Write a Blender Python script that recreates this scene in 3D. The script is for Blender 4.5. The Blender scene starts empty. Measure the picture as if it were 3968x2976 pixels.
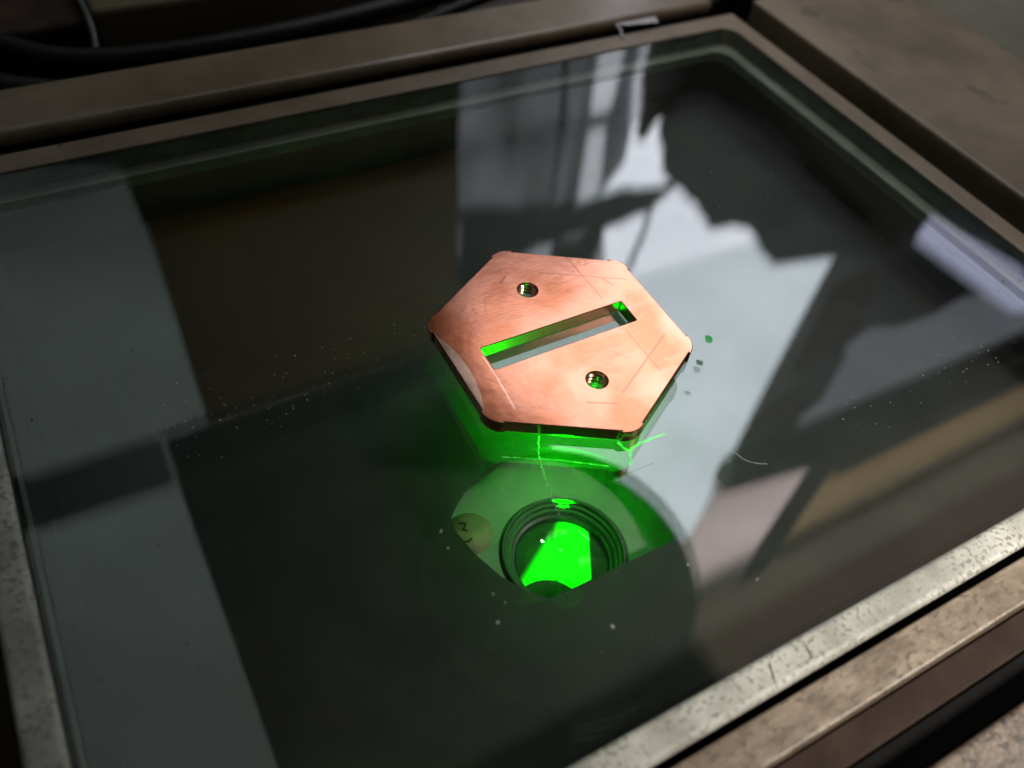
import bpy, bmesh, math, random
from mathutils import Vector, Matrix
from mathutils.geometry import delaunay_2d_cdt

SC = bpy.context.scene
COL = SC.collection
MM = 0.001
H = 0.22                                   # camera height over the glass

# ------------------------------------------------------------------ camera
cam_data = bpy.data.cameras.new("camera")
cam = bpy.data.objects.new("camera", cam_data)
COL.objects.link(cam)
cam_data.sensor_width = 36.0
cam_data.lens = 29.669
cam_data.clip_start = 0.005
cam_data.clip_end = 60.0
right = Vector((0.87399884, -0.4769901, 0.0927711))
down = Vector((-0.31375622, -0.69973135, -0.64182012))
fwd = Vector((0.37105669, 0.53184253, -0.761223))
cam.matrix_world = Matrix(((right.x, -down.x, -fwd.x, 0), (right.y, -down.y, -fwd.y, 0),
                           (right.z, -down.z, -fwd.z, H), (0, 0, 0, 1)))
cam_data.dof.use_dof = True
cam_data.dof.focus_distance = 0.292
cam_data.dof.aperture_fstop = 6.3
SC.camera = cam

# ------------------------------------------------------------------ light, exposure
W = bpy.data.worlds.new("World")
SC.world = W
W.use_nodes = True
bg = W.node_tree.nodes["Background"]
bg.inputs[0].default_value = (0.9, 0.95, 1.0, 1)
bg.inputs[1].default_value = 0.028
SC.view_settings.view_transform = 'Standard'
SC.view_settings.look = 'None'
SC.view_settings.exposure = 0.0
SC.view_settings.gamma = 1.0
SC.render.film_transparent = False
cy = SC.cycles
cy.use_denoising = True
cy.max_bounces = 10
cy.transparent_max_bounces = 16
cy.glossy_bounces = 6
cy.diffuse_bounces = 4
cy.transmission_bounces = 6
cy.caustics_reflective = True
cy.blur_glossy = 0.5
cy.sample_clamp_indirect = 6.0

WINDOW_L = 3.9      # radiance of the daylit window panes
BEAM_W = 2.1        # green lamp of the instrument

def lamp_spot(name, loc, target, power, color, angle, radius):
    d = bpy.data.lights.new(name, 'SPOT')
    d.energy = power; d.color = color; d.spot_size = math.radians(angle); d.spot_blend = 1.0
    d.shadow_soft_size = radius
    o = bpy.data.objects.new(name, d); COL.objects.link(o)
    o.location = loc
    o.rotation_euler = (Vector(target) - Vector(loc)).to_track_quat('-Z', 'Y').to_euler()
    return o
# the green light of the instrument, shining up out of its lens
lamp_spot("green_beam_light", (0.1185, 0.1252, -0.047), (0.130, 0.141, 0.0), BEAM_W, (0.0, 1.0, 0.0), 108, 0.002)

# added spot, high up to the right, that brightens the front bezel
sp_ = lamp_spot("workshop_lamp", (0.62, -0.30, 0.62), (0.235, -0.02, 0.0), 34.0, (1.0, 0.95, 0.86), 29, 0.05)

ld = bpy.data.lights.new("shelf_lamp", 'AREA'); ld.shape = 'RECTANGLE'; ld.size = 0.9; ld.size_y = 0.45  # added lamp above the overhead panels, shines through to brighten them
ld.energy = 14.0; ld.color = (1.0, 0.96, 0.93)
lo = bpy.data.objects.new("shelf_lamp", ld); COL.objects.link(lo); lo.location = (0.74, 0.12, 0.86)
ld = bpy.data.lights.new("side_lamp", 'AREA'); ld.shape = 'RECTANGLE'; ld.size = 0.95; ld.size_y = 0.9  # added lamp above the ceiling sheets and head, lights them through
ld.energy = 7.5; ld.color = (0.97, 1.0, 0.96)
lo = bpy.data.objects.new("side_lamp", ld); COL.objects.link(lo); lo.location = (0.0, 0.75, 0.95)

# ------------------------------------------------------------------ materials
def nmat(name):
    m = bpy.data.materials.new(name); m.use_nodes = True
    nt = m.node_tree
    p = nt.nodes["Principled BSDF"]
    return m, nt, p

def ramp(nt, src, stops):
    r = nt.nodes.new("ShaderNodeValToRGB")
    els = r.color_ramp.elements
    while len(els) < len(stops): els.new(0.5)
    for e, (pos, c) in zip(els, stops):
        e.position = pos; e.color = (*c, 1) if len(c) == 3 else c
    nt.links.new(src, r.inputs[0])
    return r

def coords(nt, scale=(1, 1, 1)):
    tc = nt.nodes.new("ShaderNodeTexCoord"); mp = nt.nodes.new("ShaderNodeMapping")
    mp.inputs['Scale'].default_value = scale
    nt.links.new(tc.outputs['Object'], mp.inputs[0])
    return mp.outputs[0]

def noise(nt, vec, scale, detail=4, rough=0.55):
    n = nt.nodes.new("ShaderNodeTexNoise")
    n.inputs['Scale'].default_value = scale; n.inputs['Detail'].default_value = detail
    n.inputs['Roughness'].default_value = rough
    nt.links.new(vec, n.inputs['Vector'])
    return n.outputs['Fac']

def math_node(nt, op, a, b=None, clamp=False):
    n = nt.nodes.new("ShaderNodeMath"); n.operation = op; n.use_clamp = clamp
    for i, v in enumerate((a, b)):
        if v is None: continue
        if isinstance(v, (int, float)): n.inputs[i].default_value = v
        else: nt.links.new(v, n.inputs[i])
    return n.outputs[0]

def mixc(nt, fac, a, b, mode='MIX'):
    n = nt.nodes.new("ShaderNodeMix"); n.data_type = 'RGBA'; n.blend_type = mode
    for i, v in ((0, fac), (6, a), (7, b)):
        if isinstance(v, (int, float)): n.inputs[i].default_value = v
        elif isinstance(v, tuple): n.inputs[i].default_value = (*v, 1)
        else: nt.links.new(v, n.inputs[i])
    return n.outputs[2]

def bump(nt, h, strength, dist, p, chain=None):
    b = nt.nodes.new("ShaderNodeBump")
    b.inputs['Strength'].default_value = strength; b.inputs['Distance'].default_value = dist
    nt.links.new(h, b.inputs['Height'])
    if chain is not None: nt.links.new(chain, b.inputs['Normal'])
    nt.links.new(b.outputs[0], p.inputs['Normal'])
    return b.outputs[0]

def paint(name, c1, c2, rough=0.5, scale=60, bumpd=0.0002, specks=None, speck_scale=260, speck_cut=0.62,
          metal=0.0, stretch=(1, 1, 1), bump_scale=700, spec=0.5):
    """worn paint: two tones of dirt, optional specks where the paint is chipped or soiled"""
    m, nt, p = nmat(name)
    v = coords(nt, stretch)
    f = noise(nt, v, scale, 5, 0.6)
    r = ramp(nt, f, [(0.36, c1), (0.66, c2)])
    col = r.outputs[0]
    if specks:
        n2 = noise(nt, v, speck_scale, 2, 0.5)
        big = noise(nt, v, speck_scale * 0.12, 2, 0.5)
        s = math_node(nt, 'ADD', n2, math_node(nt, 'MULTIPLY', big, 0.25))
        mk = ramp(nt, s, [(speck_cut + 0.10, (0, 0, 0)), (speck_cut + 0.19, (1, 1, 1))])
        col = mixc(nt, mk.outputs[0], col, specks)
    nt.links.new(col, p.inputs['Base Color'])
    p.inputs['Roughness'].default_value = rough
    p.inputs['Metallic'].default_value = metal
    p.inputs['Specular IOR Level'].default_value = spec
    h = noise(nt, v, bump_scale, 3, 0.6)
    bump(nt, h, 0.5, bumpd, p)
    return m

def emit(name, col, strength, dark=None, scale=3.0):
    m, nt, p = nmat(name)
    p.inputs['Base Color'].default_value = (0.02, 0.02, 0.02, 1)
    p.inputs['Roughness'].default_value = 0.6
    p.inputs['Emission Strength'].default_value = strength
    if dark:
        f = noise(nt, coords(nt), scale, 3, 0.5)
        r = ramp(nt, f, [(0.35, dark), (0.65, col)])
        nt.links.new(r.outputs[0], p.inputs['Emission Color'])
    else:
        p.inputs['Emission Color'].default_value = (*col, 1)
    return m

# glass: mirror-like at each face by viewing angle, clear between, with a film of dust
def glass_material(name, f0, tint, dust):
    m = bpy.data.materials.new(name); m.use_nodes = True
    nt = m.node_tree; nt.nodes.clear()
    out = nt.nodes.new("ShaderNodeOutputMaterial")
    lw = nt.nodes.new("ShaderNodeLayerWeight"); lw.inputs['Blend'].default_value = 0.5
    f5 = math_node(nt, 'POWER', lw.outputs['Facing'], 5.0)
    fr = math_node(nt, 'ADD', math_node(nt, 'MULTIPLY', f5, 1 - f0), f0, True)
    tr = nt.nodes.new("ShaderNodeBsdfTransparent"); tr.inputs[0].default_value = (*tint, 1)
    gl = nt.nodes.new("ShaderNodeBsdfGlossy"); gl.inputs['Roughness'].default_value = 0.012
    gl.inputs[0].default_value = (0.97, 0.98, 1.0, 1)
    mx = nt.nodes.new("ShaderNodeMixShader")
    nt.links.new(fr, mx.inputs[0]); nt.links.new(tr.outputs[0], mx.inputs[1]); nt.links.new(gl.outputs[0], mx.inputs[2])
    df = nt.nodes.new("ShaderNodeBsdfDiffuse"); df.inputs[0].default_value = (0.8, 0.82, 0.8, 1)
    tl = nt.nodes.new("ShaderNodeBsdfTranslucent"); tl.inputs[0].default_value = (0.8, 0.82, 0.8, 1)
    md = nt.nodes.new("ShaderNodeMixShader"); md.inputs[0].default_value = 0.5
    nt.links.new(df.outputs[0], md.inputs[1]); nt.links.new(tl.outputs[0], md.inputs[2])
    v = coords(nt)
    big = noise(nt, v, 22, 4, 0.6)
    fine = noise(nt, v, 900, 2, 0.5)
    smear = noise(nt, coords(nt, (20, 90, 20)), 1.4, 3, 0.6)
    a = ramp(nt, big, [(0.35, (0.3,) * 3), (0.7, (1.4,) * 3)]).outputs[0]
    b = ramp(nt, fine, [(0.64, (0,) * 3), (0.74, (1,) * 3)]).outputs[0]
    c = ramp(nt, smear, [(0.38, (0.3,) * 3), (0.72, (2.3,) * 3)]).outputs[0]
    d0 = math_node(nt, 'MULTIPLY', math_node(nt, 'MULTIPLY', a, c), dust)
    d = math_node(nt, 'ADD', d0, math_node(nt, 'MULTIPLY', b, dust * 2.0), True)
    m2 = nt.nodes.new("ShaderNodeMixShader")
    nt.links.new(d, m2.inputs[0]); nt.links.new(mx.outputs[0], m2.inputs[1]); nt.links.new(md.outputs[0], m2.inputs[2])
    nt.links.new(m2.outputs[0], out.inputs[0])
    return m

M = {}
M['glass'] = glass_material("stage_glass", 0.10, (0.955, 0.985, 0.965), 0.0046)
M['glass_edge'] = paint("glass_edge", (0.05, 0.075, 0.062), (0.10, 0.14, 0.12), 0.25, 90)
M['ledge'] = paint("ledge_paint", (0.30, 0.32, 0.27), (0.42, 0.44, 0.39), 0.35, 40)
M['frame'] = paint("frame_paint", (0.17, 0.125, 0.085), (0.24, 0.18, 0.125), 0.42, 45, specks=(0.09, 0.07, 0.05), speck_cut=0.68)
M['rail'] = paint("rail_paint", (0.16, 0.12, 0.08), (0.235, 0.18, 0.125), 0.24, 25, bumpd=0.0001, spec=0.7)
M['panel'] = paint("side_panel_paint", (0.13, 0.097, 0.065), (0.24, 0.185, 0.13), 0.45, 17, specks=(0.1, 0.078, 0.058), speck_scale=45, speck_cut=0.66)
M['panel_b'] = paint("outer_panel_paint", (0.12, 0.115, 0.085), (0.16, 0.15, 0.115), 0.5, 18)
M['rubber'] = paint("black_rubber", (0.004, 0.004, 0.004), (0.009, 0.008, 0.008), 0.7, 80, spec=0.12)
M['bezel'] = paint("cream_hammered_paint", (0.42, 0.41, 0.35), (0.82, 0.80, 0.72), 0.38, 45, bumpd=0.0005,
                   specks=(0.36, 0.35, 0.29), speck_scale=700, speck_cut=0.575, bump_scale=500)
M['tan'] = paint("tan_hammered_paint", (0.22, 0.16, 0.11), (0.43, 0.335, 0.25), 0.42, 150, bumpd=0.0006,
                 specks=(0.2, 0.15, 0.11), speck_scale=560, speck_cut=0.56, bump_scale=420, stretch=(0.6, 1, 1))
M['tan_worn'] = paint('tan_worn_paint', (0.16, 0.115, 0.08), (0.3, 0.22, 0.16), 0.45, 120, bumpd=0.0005, specks=(0.08, 0.055, 0.04), speck_scale=400, speck_cut=0.54)
M['brown'] = paint("brown_dark_paint", (0.035, 0.021, 0.016), (0.06, 0.038, 0.028), 0.6, 60, spec=0.12)
M['well'] = paint("well_black_paint", (0.010, 0.010, 0.0095), (0.018, 0.017, 0.016), 0.6, 30)
M['base'] = paint("base_black_paint", (0.012, 0.012, 0.011), (0.024, 0.023, 0.021), 0.5, 40)
M['flange'] = paint("lens_flange_grey", (0.13, 0.135, 0.125), (0.2, 0.2, 0.185), 0.5, 50)
M['barrel'] = paint("lens_black_anodised", (0.03, 0.032, 0.032), (0.05, 0.053, 0.053), 0.33, 60)
M['sticker'] = paint("old_sticker_paper", (0.13, 0.10, 0.06), (0.22, 0.17, 0.10), 0.7, 120)
M['ink'] = paint("black_ink", (0.01, 0.008, 0.006), (0.02, 0.015, 0.01), 0.6, 100)
M['cable'] = paint("cable_black", (0.004, 0.004, 0.004), (0.009, 0.009, 0.009), 0.5, 60, spec=0.25)
M['cable_g'] = paint("cable_grey", (0.05, 0.05, 0.05), (0.08, 0.08, 0.08), 0.45, 60)
M['box'] = paint("tan_box_paint", (0.09, 0.07, 0.04), (0.15, 0.12, 0.065), 0.55, 12)
M['floor'] = paint("table_dark", (0.015, 0.012, 0.01), (0.03, 0.025, 0.02), 0.6, 20)
M['tape'] = paint("torn_tape", (0.35, 0.32, 0.34), (0.5, 0.47, 0.48), 0.35, 200)
M['dust'] = paint("pale_dust", (0.2, 0.2, 0.19), (0.5, 0.5, 0.48), 0.9, 300)
# overhead things, seen mirrored in the glass
M['head'] = paint("head_dark_paint", (0.12, 0.115, 0.1), (0.18, 0.17, 0.15), 0.55, 9, bumpd=0.001, bump_scale=100)
M['condenser'] = paint('condenser_dark', (0.05, 0.05, 0.048), (0.07, 0.07, 0.066), 0.5, 9)
M['head_black'] = paint("head_black_edge", (0.008, 0.008, 0.009), (0.014, 0.014, 0.015), 0.5, 20)
M['head_brown'] = paint("head_brown_recess", (0.62, 0.42, 0.24), (0.38, 0.42, 0.24), 0.6, 5)
M['wall'] = paint("room_wall_paint", (0.72, 0.78, 0.78), (0.8, 0.86, 0.86), 0.7, 4, bumpd=0.001, bump_scale=60)
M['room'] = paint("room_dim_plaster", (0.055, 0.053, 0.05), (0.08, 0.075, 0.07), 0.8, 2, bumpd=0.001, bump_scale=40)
M['black_cloth'] = paint("black_cloth", (0.006, 0.007, 0.009), (0.012, 0.013, 0.016), 0.9, 9)
M['plank'] = paint("brown_wood", (0.16, 0.085, 0.04), (0.26, 0.15, 0.075), 0.55, 6, stretch=(1, 1, 0.2))

# translucent curtain, lit by the window behind it
def curtain_material(clear=0.13):
    m = bpy.data.materials.new("net_curtain"); m.use_nodes = True
    nt = m.node_tree; nt.nodes.clear()
    out = nt.nodes.new("ShaderNodeOutputMaterial")
    tl = nt.nodes.new("ShaderNodeBsdfTranslucent"); df = nt.nodes.new("ShaderNodeBsdfDiffuse")
    tr = nt.nodes.new("ShaderNodeBsdfTransparent")
    v = coords(nt, (1, 1, 0.15))
    f = noise(nt, v, 14, 3, 0.6)
    c = ramp(nt, f, [(0.35, (0.16, 0.17, 0.16)), (0.65, (0.40, 0.41, 0.43))]).outputs[0]
    nt.links.new(c, tl.inputs[0]); nt.links.new(c, df.inputs[0])
    a = nt.nodes.new("ShaderNodeMixShader"); a.inputs[0].default_value = 0.3
    nt.links.new(tl.outputs[0], a.inputs[1]); nt.links.new(df.outputs[0], a.inputs[2])
    b = nt.nodes.new("ShaderNodeMixShader"); b.inputs[0].default_value = clear
    nt.links.new(a.outputs[0], b.inputs[1]); nt.links.new(tr.outputs[0], b.inputs[2])
    nt.links.new(b.outputs[0], out.inputs[0])
    return m
def lit_through(name, c):
    """thin sheet that the workshop light shines through"""
    m = bpy.data.materials.new(name); m.use_nodes = True
    nt = m.node_tree; nt.nodes.clear()
    out = nt.nodes.new("ShaderNodeOutputMaterial")
    tl = nt.nodes.new("ShaderNodeBsdfTranslucent"); df = nt.nodes.new("ShaderNodeBsdfDiffuse")
    f = noise(nt, coords(nt), 5, 3, 0.5)
    cc = ramp(nt, f, [(0.3, tuple(k * 0.85 for k in c)), (0.7, c)]).outputs[0]
    nt.links.new(cc, tl.inputs[0]); nt.links.new(cc, df.inputs[0])
    a = nt.nodes.new("ShaderNodeMixShader"); a.inputs[0].default_value = 0.35
    nt.links.new(tl.outputs[0], a.inputs[1]); nt.links.new(df.outputs[0], a.inputs[2])
    nt.links.new(a.outputs[0], out.inputs[0])
    return m
M['wall'] = lit_through('pale_sheet', (0.49, 0.52, 0.51))
M['wall_dim'] = lit_through('dim_sheet', (0.46, 0.48, 0.50))
M['drape'] = lit_through('olive_cloth', (0.082, 0.078, 0.058))
M['brown_blind'] = lit_through('brown_blind_cloth', (0.24, 0.135, 0.075))  # plank colour on a translucent sheet, for the added glow behind it
M['recess'] = lit_through('brown_cover_cloth', (0.26, 0.20, 0.105))  # underside of the head made translucent, so the added lamp brightens it
M['rear'] = lit_through('rear_cover_cloth', (0.22, 0.20, 0.15))  # rear of the head, likewise translucent for the added lamp
M['curtain'] = curtain_material()
M['curtain_thin'] = curtain_material(0.40)
M['curtain_sheer'] = curtain_material(0.66)
M['pane'] = emit("daylit_frosted_pane", (0.93, 0.93, 1.0), WINDOW_L, dark=(0.76, 0.78, 0.86), scale=6.0)
M['pane_b'] = emit("daylit_grey_pane", (0.80, 0.86, 0.92), WINDOW_L * 0.86, dark=(0.66, 0.72, 0.77), scale=5.0)
M['pane_sky'] = emit("daylit_clear_pane", (0.72, 0.72, 1.0), WINDOW_L * 0.45)
M['pane_dim'] = emit("dim_grey_pane", (0.85, 0.85, 1.0), 0.44, dark=(0.75, 0.75, 0.85), scale=2.0)  # wall panel given emission in place of light falling on it
def lamp_profile():
    """the lit filament image: a slanted soft left side, a firm right side, a weaker streak down the middle"""
    m, nt, p = nmat("green_light_source")
    p.inputs['Base Color'].default_value = (0.01, 0.02, 0.01, 1)
    g = nt.nodes.new("ShaderNodeNewGeometry"); sp = nt.nodes.new("ShaderNodeSeparateXYZ"); nt.links.new(g.outputs['Position'], sp.inputs[0])
    def side(x0, y0, x1, y1, soft):
        L = math.hypot(x1 - x0, y1 - y0); nx, ny = -(y1 - y0) / L, (x1 - x0) / L
        d = math_node(nt, 'ADD', math_node(nt, 'MULTIPLY', sp.outputs[0], nx * 1000), math_node(nt, 'MULTIPLY', sp.outputs[1], ny * 1000))
        d = math_node(nt, 'SUBTRACT', d, nx * x0 + ny * y0)
        return d, soft
    dl, _ = side(115.5, 124.5, 91.0, 109.5, 1)
    dr, _ = side(115.5, 98.6, 126.0, 117.5, 1)
    dm, _ = side(112.0, 121.0, 103.5, 103.5, 1)
    def sm(d, a, b):
        n = nt.nodes.new("ShaderNodeMapRange"); n.interpolation_type = 'SMOOTHSTEP'
        n.inputs[1].default_value = a; n.inputs[2].default_value = b
        nt.links.new(d, n.inputs[0]); return n.outputs[0]
    f = math_node(nt, 'MULTIPLY', sm(dl, -0.5, 3.8), sm(dr, -0.3, 1.2))
    mid = math_node(nt, 'SUBTRACT', 1.0, math_node(nt, 'MULTIPLY', math_node(nt, 'SUBTRACT', 1.0, sm(math_node(nt, 'ABSOLUTE', dm), 0.2, 1.8)), 0.55))
    f = math_node(nt, 'MULTIPLY', f, mid)
    ax = math_node(nt, 'SUBTRACT', math_node(nt, 'MULTIPLY', sp.outputs[0], 1000), 94.5); ay = math_node(nt, 'SUBTRACT', math_node(nt, 'MULTIPLY', sp.outputs[1], 1000), 93.2)
    da = math_node(nt, 'SQRT', math_node(nt, 'ADD', math_node(nt, 'MULTIPLY', ax, ax), math_node(nt, 'MULTIPLY', ay, ay)))
    f = math_node(nt, 'MULTIPLY', f, sm(da, 12.9, 13.9))
    f = math_node(nt, 'ADD', math_node(nt, 'MULTIPLY', f, 2.6), 0.006)
    p.inputs['Emission Color'].default_value = (0.0, 1.0, 0.0, 1)
    nt.links.new(f, p.inputs['Emission Strength'])
    return m
M['lamp_green'] = lamp_profile()

# copper: brushed and handled, with scribed lines and a paler ground patch by the left flat
def copper_material():
    m, nt, p = nmat("polished_copper")
    p.inputs['Metallic'].default_value = 1.0
    tc = nt.nodes.new("ShaderNodeTexCoord")
    v = coords(nt)
    sep = nt.nodes.new("ShaderNodeSeparateXYZ"); nt.links.new(tc.outputs['Object'], sep.inputs[0])
    X, Y = sep.outputs[0], sep.outputs[1]
    top = math_node(nt, 'GREATER_THAN', sep.outputs[2], 0.0043)
    big = noise(nt, v, 28, 4, 0.6)
    mid = noise(nt, coords(nt, (0.5, 1.6, 1)), 120, 4, 0.65)
    base = ramp(nt, big, [(0.3, (0.80, 0.295, 0.18)), (0.7, (0.88, 0.375, 0.26))]).outputs[0]
    blotch = noise(nt, coords(nt, (1, 1, 1)), 46, 2, 0.4)
    tx = math_node(nt, 'ADD', blotch, math_node(nt, 'MULTIPLY', math_node(nt, 'ADD', X, math_node(nt, 'MULTIPLY', Y, 0.5)), -3.0))
    base = mixc(nt, math_node(nt, 'MULTIPLY', ramp(nt, tx, [(0.44, (0,) * 3), (0.62, (1,) * 3)]).outputs[0], 0.8), base, (0.62, 0.20, 0.10))  # redder patches in the base colour, more towards the left and front
    base = mixc(nt, math_node(nt, 'MULTIPLY', ramp(nt, mid, [(0.52, (0,) * 3), (0.75, (1,) * 3)]).outputs[0], 0.35), base, (0.88, 0.44, 0.33))
    def seg(x0, y0, x1, y1, w):
        """mask that is 1 on a scribed segment (mm), 0 elsewhere"""
        x0, y0, x1, y1, w = [k * MM for k in (x0, y0, x1, y1, w * 1.2)]
        L = math.hypot(x1 - x0, y1 - y0); ux, uy = (x1 - x0) / L, (y1 - y0) / L
        dx = math_node(nt, 'SUBTRACT', X, x0); dy = math_node(nt, 'SUBTRACT', Y, y0)
        t = math_node(nt, 'ADD', math_node(nt, 'MULTIPLY', dx, ux), math_node(nt, 'MULTIPLY', dy, uy))
        s = math_node(nt, 'SUBTRACT', math_node(nt, 'MULTIPLY', dy, ux), math_node(nt, 'MULTIPLY', dx, uy))
        on = math_node(nt, 'LESS_THAN', math_node(nt, 'ABSOLUTE', math_node(nt, 'SUBTRACT', t, L / 2)), L / 2)
        near = math_node(nt, 'SUBTRACT', 1.0, math_node(nt, 'DIVIDE', math_node(nt, 'ABSOLUTE', s), w), True)
        return math_node(nt, 'MULTIPLY', on, near)
    lines = [(22.6, 37, 23.2, 9.1, .28), (8.4, 30.9, 37.7, 14.5, .28), (34.5, -15.2, 4.9, -32, .45), (22.4, -7.5, 22.8, -29, .32),
             (-8.6, -30.3, 1.4, -35.5, .4), (-8.2, 31.5, -4.5, 34.0, .7), (29, 19, 31, 14, .3), (26, -3, 33, 7, .18),
             (-20, 20, -17, 27, .2), (10, -12, 16, -20, .15), (28, -14, 38, -11, .15), (-33, 10, -27, 15, .15)]
    tot = None
    for l in lines:
        s = seg(*l); tot = s if tot is None else math_node(nt, 'MAXIMUM', tot, s)
    tot = math_node(nt, 'MULTIPLY', tot, top)
    pale = None
    for l in [(-30.6, 2, -30.7, -9, .35), (-30.7, -9, -31.6, -23, .5)]:
        s = seg(*l); pale = s if pale is None else math_node(nt, 'MAXIMUM', pale, s)
    # ground patch: inside a wide cutter circle that bites over the left flat
    cx = math_node(nt, 'ADD', X, 0.0860); cy_ = math_node(nt, 'ADD', Y, 0.001)
    rr = math_node(nt, 'SQRT', math_node(nt, 'ADD', math_node(nt, 'MULTIPLY', cx, cx), math_node(nt, 'MULTIPLY', cy_, cy_)))
    patch = math_node(nt, 'MULTIPLY', math_node(nt, 'SUBTRACT', 0.0487, rr), 2500.0, True)
    patch = math_node(nt, 'MULTIPLY', patch, top)
    pale = math_node(nt, 'MAXIMUM', math_node(nt, 'MULTIPLY', patch, 0.75), math_node(nt, 'MULTIPLY', pale, 0.7))
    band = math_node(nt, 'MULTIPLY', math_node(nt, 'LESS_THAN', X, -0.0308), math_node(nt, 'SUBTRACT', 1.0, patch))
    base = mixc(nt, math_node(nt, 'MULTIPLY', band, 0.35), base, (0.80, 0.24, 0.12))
    base = mixc(nt, pale, base, (1.0, 0.66, 0.50))
    base = mixc(nt, math_node(nt, 'MULTIPLY', tot, 0.85), base, (0.44, 0.15, 0.11))
    # walls are milled, with a darker and redder base colour
    nrm = nt.nodes.new("ShaderNodeSeparateXYZ"); nt.links.new(tc.outputs['Normal'], nrm.inputs[0])
    side = math_node(nt, 'LESS_THAN', math_node(nt, 'ABSOLUTE', nrm.outputs[2]), 0.4)
    base = mixc(nt, side, base, (0.5, 0.17, 0.12))
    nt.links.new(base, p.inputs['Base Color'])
    rgh = math_node(nt, 'ADD', math_node(nt, 'MULTIPLY', mid, 0.12), 0.13)
    rgh = math_node(nt, 'ADD', rgh, math_node(nt, 'ADD', math_node(nt, 'MULTIPLY', side, 0.03), math_node(nt, 'MULTIPLY', math_node(nt, 'MULTIPLY', side, math_node(nt, 'LESS_THAN', math_node(nt, 'ABSOLUTE', Y), 0.008)), 0.07)))
    nt.links.new(rgh, p.inputs['Roughness'])
    fine = noise(nt, coords(nt, (0.25, 2.2, 1)), 900, 3, 0.6)
    b1 = bump(nt, big, 0.5, 0.00035, p)
    b2 = bump(nt, fine, 0.35, 0.00004, p, b1)
    bump(nt, tot, -0.6, 0.0001, p, b2)
    return m
M['copper'] = copper_material()
M['copper_dull'] = paint('oxidised_copper', (0.26, 0.2, 0.15), (0.36, 0.3, 0.24), 0.6, 60, metal=0.15)
def thread_material():
    m, nt, p = nmat("copper_thread")
    p.inputs['Metallic'].default_value = 1.0
    p.inputs['Base Color'].default_value = (0.85, 0.42, 0.33, 1)
    p.inputs['Roughness'].default_value = 0.22
    return m
M['thread'] = thread_material()
# scratches and fibres on the glass: pale, they catch the beam from below and the daylight from above
def scratch_material():
    m = bpy.data.materials.new("scratch_in_glass"); m.use_nodes = True
    nt = m.node_tree; nt.nodes.clear()
    out = nt.nodes.new("ShaderNodeOutputMaterial")
    tl = nt.nodes.new("ShaderNodeBsdfTranslucent"); df = nt.nodes.new("ShaderNodeBsdfDiffuse")
    tr = nt.nodes.new("ShaderNodeBsdfTransparent")
    tl.inputs[0].default_value = (0.3, 0.3, 0.3, 1); df.inputs[0].default_value = (0.2, 0.24, 0.22, 1)
    a = nt.nodes.new("ShaderNodeAddShader"); b = nt.nodes.new("ShaderNodeMixShader")
    nt.links.new(tl.outputs[0], a.inputs[0]); nt.links.new(df.outputs[0], a.inputs[1])
    f = noise(nt, coords(nt), 700, 3, 0.7)
    r = ramp(nt, f, [(0.35, (0.05,) * 3), (0.62, (0.6,) * 3)]).outputs[0]
    nt.links.new(r, b.inputs[0]); nt.links.new(tr.outputs[0], b.inputs[1]); nt.links.new(a.outputs[0], b.inputs[2])
    nt.links.new(b.outputs[0], out.inputs[0])
    return m
M['scratch'] = scratch_material()
M['chrome'] = paint('chrome_trim', (0.7, 0.7, 0.75), (0.8, 0.8, 0.85), 0.15, 30, metal=1.0)

# ------------------------------------------------------------------ builders (all lengths in mm)
def link(name, me, mats, parent=None, smooth=False):
    o = bpy.data.objects.new(name, me); COL.objects.link(o)
    for m in (mats if isinstance(mats, (list, tuple)) else [mats]): me.materials.append(m)
    if smooth:
        for f in me.polygons: f.use_smooth = True
    if parent: o.parent = parent
    return o

def tag(o, label=None, cat=None, kind=None, group=None):
    if label: o['label'] = label
    if cat: o['category'] = cat
    if kind: o['kind'] = kind
    if group: o['group'] = group
    return o

def empty(name, loc=(0, 0, 0)):
    o = bpy.data.objects.new(name, None); COL.objects.link(o)
    o.empty_display_size = 0.01
    o.location = [c * MM for c in loc]
    return o

def finish(name, bm, mats, parent=None, smooth=False, origin=(0, 0, 0)):
    me = bpy.data.meshes.new(name)
    bmesh.ops.recalc_face_normals(bm, faces=bm.faces)
    bm.to_mesh(me); bm.free()
    ox = Vector(origin)
    me.transform(Matrix.Translation(-ox)); me.transform(Matrix.Scale(MM, 4))
    o = link(name, me, mats, parent, smooth)
    o.location = ox * MM if parent is None else (ox - Vector(parent.location) / MM) * MM
    return o

def add_box(bm, x0, x1, y0, y1, z0, z1, bev=0.0, seg=2):
    r = bmesh.ops.create_cube(bm, size=1)
    vs = r['verts']
    for v in vs:
        v.co = Vector(((x0 + x1) / 2 + v.co.x * (x1 - x0), (y0 + y1) / 2 + v.co.y * (y1 - y0), (z0 + z1) / 2 + v.co.z * (z1 - z0)))
    if bev:
        es = list({e for v in vs for e in v.link_edges})
        bmesh.ops.bevel(bm, geom=es, offset=bev, segments=seg, affect='EDGES', profile=0.5)

def box(name, x0, x1, y0, y1, z0, z1, mat, parent=None, bev=0.5, seg=3):
    bm = bmesh.new(); add_box(bm, x0, x1, y0, y1, z0, z1, bev, seg)
    o = finish(name, bm, mat, parent, origin=((x0 + x1) / 2, (y0 + y1) / 2, z0))
    return o

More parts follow.
